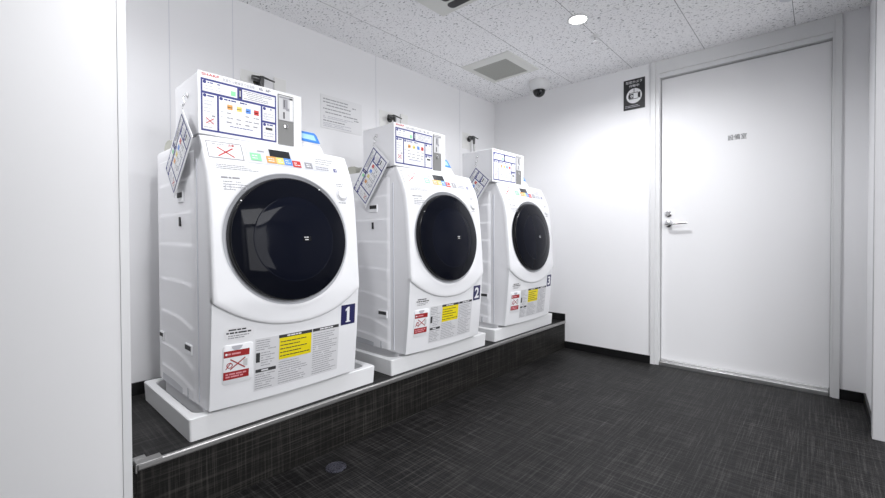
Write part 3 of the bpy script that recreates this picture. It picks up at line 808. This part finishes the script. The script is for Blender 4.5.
# ================================================================== COIN BOXES
def price_art(p, W, H, full=True):
    """the blue framed price board, lower left corner at 0,0"""
    r1 = random.Random(31)
    def B(u0, v0, u1, v1): p.rect(u0 * W, (1 - v1) * H, u1 * W, (1 - v0) * H, 'board', 1)
    def L(u0, v0, u1, v1, n, t, k='inkl'): p.lines(u0 * W, (1 - v0) * H, u1 * W, (1 - v1) * H, n, t, k, 2, r1)
    def S(u, v, s, k): p.rect(u * W - s, (1 - v) * H - s, u * W + s, (1 - v) * H + s, k, 2)
    p.rect(0, 0, W, H, 'navy', 0)
    B(.020, .04, .452, .245); B(.520, .04, .980, .245); B(.020, .29, .192, .965); B(.218, .29, .772, .965); B(.798, .29, .980, .580); B(.798, .625, .980, .965)
    p.rect(.475 * W, .77 * H, .505 * W, .95 * H, 'ink', 1); p.rect(.482 * W, .80 * H, .498 * W, .92 * H, 'inkl', 2)
    for u, v in ((.045, .07), (.045, .325), (.245, .325), (.825, .325), (.825, .66)): p.disc(u * W, (1 - v) * H, .006, 'navy', 2, 12)
    L(.08, .05, .35, .09, 1, .004, 'navy'); L(.03, .11, .34, .22, 2, .003); S(.40, .175, .0085, 'green')
    L(.535, .05, .97, .23, 5, .0028, 'inkg')
    L(.075, .30, .17, .35, 1, .005, 'navy'); L(.03, .39, .18, .66, 4, .0028); p.ring(.07 * W, .50 * H, .006, .001, 'inkl', 2, 14); p.ring(.13 * W, .50 * H, .006, .001, 'inkl', 2, 14)
    p.rect(.13 * W, .285 * H, .17 * W, .315 * H, 'inkg', 2); p.cross(.105 * W, .20 * H, .013, .010, .0025, 'red', 3); p.ring(.105 * W, .20 * H, .012, .002, 'inkl', 2, 16); L(.03, .90, .18, .95, 1, .003)
    L(.28, .30, .70, .35, 1, .005, 'navy')
    for u, k in ((.355, 'orange'), (.478, 'ylw2'), (.598, 'blue'), (.71, 'red')):
        S(u, .46, .0092, k); L(u - .035, .455, u + .045, .475, 1, .003, 'board'); L(u - .04, .56, u + .05, .60, 1, .004, 'inkg'); L(u - .04, .66, u + .05, .69, 1, .004, 'inkg'); L(u - .045, .74, u + .05, .78, 1, .005, 'inkg')
    L(.235, .56, .29, .59, 1, .003); L(.235, .66, .29, .69, 1, .003); L(.35, .82, .70, .85, 1, .0028, 'navy')
    for u in (.29, .39, .50, .60, .71): p.ring(u * W, .09 * H, .006, .0012, 'inkl', 2, 12)
    L(.835, .30, .97, .35, 1, .005, 'navy'); L(.81, .40, .97, .57, 3, .003); p.ring(.84 * W, .52 * H, .007, .0015, 'inkl', 2, 14)
    L(.86, .63, .97, .68, 1, .005, 'navy'); p.rect(.84 * W, .235 * H, .94 * W, .285 * H, 'ink', 2); L(.81, .80, .97, .93, 2, .003); p.ring(.93 * W, .14 * H, .006, .0015, 'inkl', 2, 12)

CO = (-.106, -.48, 1.2765); CF, CB, CL, CR_, CZ0, CZ1 = -.632, -.372, -.300, .088, 1.2765, 1.496
def coin_box():
    t = empty('coin_box', CO)
    bm = BM(); box(bm, CL + .003, CR_ - .003, CF + .004, CB, CZ0, CZ1 - .002); from_bm('casing', bm, M['white2'], t, CO, bevel=.004)
    bm = BM(); box(bm, CL, CR_, CF, CF + .008, CZ0, CZ1); from_bm('front_plate', bm, M['board'], t, CO, bevel=.002)
    def f(u, v, h): return (CL + u, CF - .0008 - h, CZ0 + v)
    p = Print(lambda u, v, h: f(u + .009, v + .012, h), .2); price_art(p, .270, .184); p.build('price_board', t, CO)
    p = Print(f, .2); p.text('SHARP', .012, .2055, .0095, 'red', 0, bold=.012, width=.058); p.text('洗濯から乾燥まで全自動', .080, .2005, .012, 'inkg', 0, width=.116)
    p.lines(.212, .212, .232, .202, 2, .004, 'inkg', 0, random.Random(1), 1); p.lines(.238, .212, .258, .202, 2, .004, 'inkg', 0, random.Random(2), 1); p.build('heading_print', t, CO)
    bm = BM(); box(bm, CL + .286, CL + .352, CF - .003, CF + .002, CZ0 + .008, CZ0 + .208); cs = from_bm('coin_plate', bm, M['slot'], t, CO, bevel=.001)
    bm = BM(); box(bm, CL + .288, CL + .350, CF - .005, CF - .002, CZ0 + .105, CZ0 + .203); from_bm('coin_slot_panel', bm, M['slotl'], cs, CO, bevel=.001)
    p = Print(lambda u, v, h: f(u, v, h + .0046), .2); p.rect(.305, .150, .325, .190, 'inkg', 0); p.rect(.309, .158, .312, .186, 'ink', 1); p.rect(.318, .145, .332, .156, 'inkg', 1); p.rect(.306, .112, .312, .138, 'ink', 1); p.rect(.334, .11, .346, .20, 'paper', 0); p.rect(.29, .192, .346, .199, 'inkg', 0); p.build('coin_slot_print', cs, CO)
    bm = BM(); lathe(bm, [(.009, 0), (.009, .003), (.006, .004)], (CL + .318, CF - .003, CZ0 + .084), (0, -1, 0), 20); box(bm, CL + .316, CL + .320, CF - .010, CF - .006, CZ0 + .076, CZ0 + .092); from_bm('lock', bm, M['chrome'], cs, CO, smooth=40)
    return t
cb0 = coin_box()
CBX = (0.0, -.012, -.045)
CBL = ('white coin box with blue price board on washing machine 1', 'white coin box with blue price board on washing machine 2', 'white coin box with blue price board on washing machine 3')
# S-hook on the side of each box: position (y, z)
HK = ((-.520, 1.420), (-.490, 1.434), (-.508, 1.441))
boxes = []
for i in range(3):
    o = cb0 if i == 0 else copy_tree(cb0); boxes.append(o)
    o.location = (MX[i] + CO[0] + CBX[i], CO[1], CO[2]); tag(o, CBL[i], 'coin box', 'coin boxes on the washing machines')
for i, o in enumerate(boxes):
    y, z = HK[i]
    bm = BM(); x = CL + .003
    lathe(bm, [(.010, 0), (.010, .004), (.006, .006)], (x, y, z + .012), (-1, 0, 0), 16)
    tube(bm, [(x - .003, y, z + .010), (x - .012, y, z + .008), (x - .015, y + .003, z - .004), (x - .012, y - .006, z - .014), (x - .014, y - .004, z - .026), (x - .016, y + .006, z - .030), (x - .016, y + .010, z - .022)], .0022, 8)
    from_bm('hook', bm, M['chrome'], o, CO, smooth=60)

# ================================================================== HANGING CARDS
CARDS = ((0, (-.537, 1.374), (-.338, 1.180), .006), (1, (-.482, 1.402), (-.294, 1.180), .008), (2, (-.502, 1.394), (-.318, 1.172), .008))
CDL = ('laminated blue-framed card hanging slanted beside the coin box of washing machine 1', 'laminated blue-framed card hanging slanted beside the coin box of washing machine 2', 'laminated blue-framed card hanging slanted beside the coin box of washing machine 3')
for i, A, Dd, lean in CARDS:
    # top right corner A, top left corner Dd, in the plane of the machine side
    A = Vector((0, *A)); Dd = Vector((0, *Dd)); ex = (A - Dd); W = ex.length; ex.normalize(); ey = Vector((0, ex.z, -ex.y)); H = .165
    if ey.z < 0: ey = -ey
    X0 = MX[i] + min(CL + CBX[i], -.300 - .011) - .0085
    org = Vector((X0, A.y, A.z))
    def P3(u, v, h):   # u right, v up, both from the lower left corner
        q = Dd + ex * u - ey * (H - v)
        return Vector((X0 - h - lean * (A.z - q.z) / .3, q.y, q.z))
    t = tag(empty('hanging_card', org), CDL[i], 'card', 'price cards hanging beside the coin boxes')
    bm = BM(); loft(bm, [[P3(0, 0, 0), P3(W, 0, 0), P3(W, H, 0), P3(0, H, 0)], [P3(0, 0, .0025), P3(W, 0, .0025), P3(W, H, .0025), P3(0, H, .0025)]])
    bmesh.ops.recalc_face_normals(bm, faces=bm.faces); from_bm('sheet', bm, M['board'], t, tuple(org))
    p = Print(lambda u, v, h: P3(u + .012, v + .010, .003 + h), .3); price_art(p, W - .024, H - .020); p.build('card_print', t, tuple(org))
    y, z = HK[i]
    bm = BM(); q = P3(W - .012, H - .006, .0012); hk = Vector((MX[i] + CL + CBX[i] + .003 - .016, y + .004, z - .037))
    d = (q - hk); n_ = 14; pts = []
    s_ = d.cross(Vector((1, 0, 0))).normalized() * .006
    for k in range(n_ + 1):
        a = 2 * math.pi * k / n_; pts.append(hk + d * (.5 - .5 * math.cos(a)) + s_ * math.sin(a))
    tube(bm, pts, .0013, 6); from_bm('ring', bm, M['chrome'], t, tuple(org), smooth=60)

# ================================================================== CARD READERS
RO = (.150, -.49, 1.2765)
def reader():
    t = empty('card_reader', RO)
    bm = BM(); x0, x1 = .102, .212
    prof_ = [(-.550, 1.2765), (-.553, 1.290), (-.520, 1.345), (-.500, 1.382), (-.490, 1.387), (-.470, 1.384), (-.445, 1.2765)]
    L_ = [[(x, y, z) for y, z in prof_] for x in (x0 + .022 * 0, x1)]
    # taper upward
    L_ = [[((x0 + (z - 1.2765) * .05) if s == 0 else (x1 - (z - 1.2765) * .12), y, z) for y, z in prof_] for s in (0, 1)]
    loft(bm, L_); bmesh.ops.recalc_face_normals(bm, faces=bm.faces)
    from_bm('body', bm, M['board'], t, RO, bevel=.006)
    def f(u, v, h):   # on the sloping face: v from 0 (bottom) to 1 (top)
        y = -.553 + .053 * v; z = 1.290 + .092 * v; return (u, y - .0018 - h, z + .0012 + h * .5)
    p = Print(f, .2); p.poly([(.107, .46), (.206, .42), (.201, .86), (.193, .98), (.112, .98), (.108, .90)], 'lblue', 0); p.poly([(.122, .58), (.190, .55), (.187, .84), (.122, .86)], 'sky', 1)
    p.lines(.112, .40, .20, .28, 1, .02, 'inkl', 0, random.Random(2), 1); p.lines(.115, .24, .20, .12, 1, .02, 'inkl', 0, random.Random(3), 1); p.build('touch_panel', t, RO)
    return t
rd0 = reader()
RL = ('small white card reader with blue panel on washing machine 1', 'small white card reader with blue panel on washing machine 2', 'small white card reader with blue panel on washing machine 3')
for i in range(3):
    o = rd0 if i == 0 else copy_tree(rd0)
    o.location = (MX[i] + RO[0] + (.008, -.004, -.02)[i], RO[1] - .035, RO[2]); tag(o, RL[i], 'card reader', 'card readers beside the coin boxes')

# ================================================================== WATER TAPS ON THE WALL
def tap():
    O = (0, 0, 0); t = empty('water_tap', O)
    bm = BM(); box(bm, -.085, .035, -.003, 0, -.09, .045); from_bm('wall_plate', bm, M['plate'], t, O, bevel=.001)
    bm = BM(); lathe(bm, [(.022, .004), (.022, .010), (.011, .012), (.011, .050)], (0, 0, -.005), (0, -1, 0), 18)
    tube(bm, [(0, -.045, .0), (0, -.058, -.004), (0, -.060, -.030), (0, -.060, -.055)], [.012, .013, .010, .009], 12); tube(bm, [(-.045, -.045, .0), (-.01, -.045, .0)], [.012, .016], 12)
    from_bm('valve', bm, M['brass'], t, O, smooth=50)
    bm = BM(); tube(bm, [(0, -.045, .012), (.012, -.045, .016), (.045, -.047, .010), (.075, -.047, .006)], [.008, .006, .0045, .004], 10); from_bm('lever', bm, M['brass'], t, O, smooth=50)
    bm = BM(); tube(bm, [(0, -.060, -.054), (0, -.062, -.12), (0, -.070, -.25), (.0, -.085, -.40), (0, -.095, -.46)], .009, 10); from_bm('supply_hose', bm, M['paperg'], t, O, smooth=60)
    return t
tp0 = tap()
TL = ('dark water tap on the wall above the coin box of washing machine 1', 'dark water tap on the wall above the coin box of washing machine 2', 'dark water tap with raised lever on the wall above washing machine 3')
TP = ((-2.180, 1.742), (-1.265, 1.735), (-.385, 1.745))
for i in range(3):
    o = tp0 if i == 0 else copy_tree(tp0)
    o.location = (TP[i][0], 0, TP[i][1]); tag(o, TL[i], 'water tap', 'water taps on the wall behind the machines')
SO = ((-2.055, 1.730), (-1.13, 1.73))
for i, (x, z) in enumerate(SO):
    bm = BM(); box(bm, x - .035, x + .035, -.009, 0, z - .06, z + .06)
    o = from_bm('power_socket', bm, M['plate'], None, (x, 0, z), bevel=.003)
    tag(o, ('off-white socket plate on the wall behind coin box of washing machine 1', 'off-white socket plate on the wall behind coin box of washing machine 2')[i], 'socket', 'socket plates behind the coin boxes')
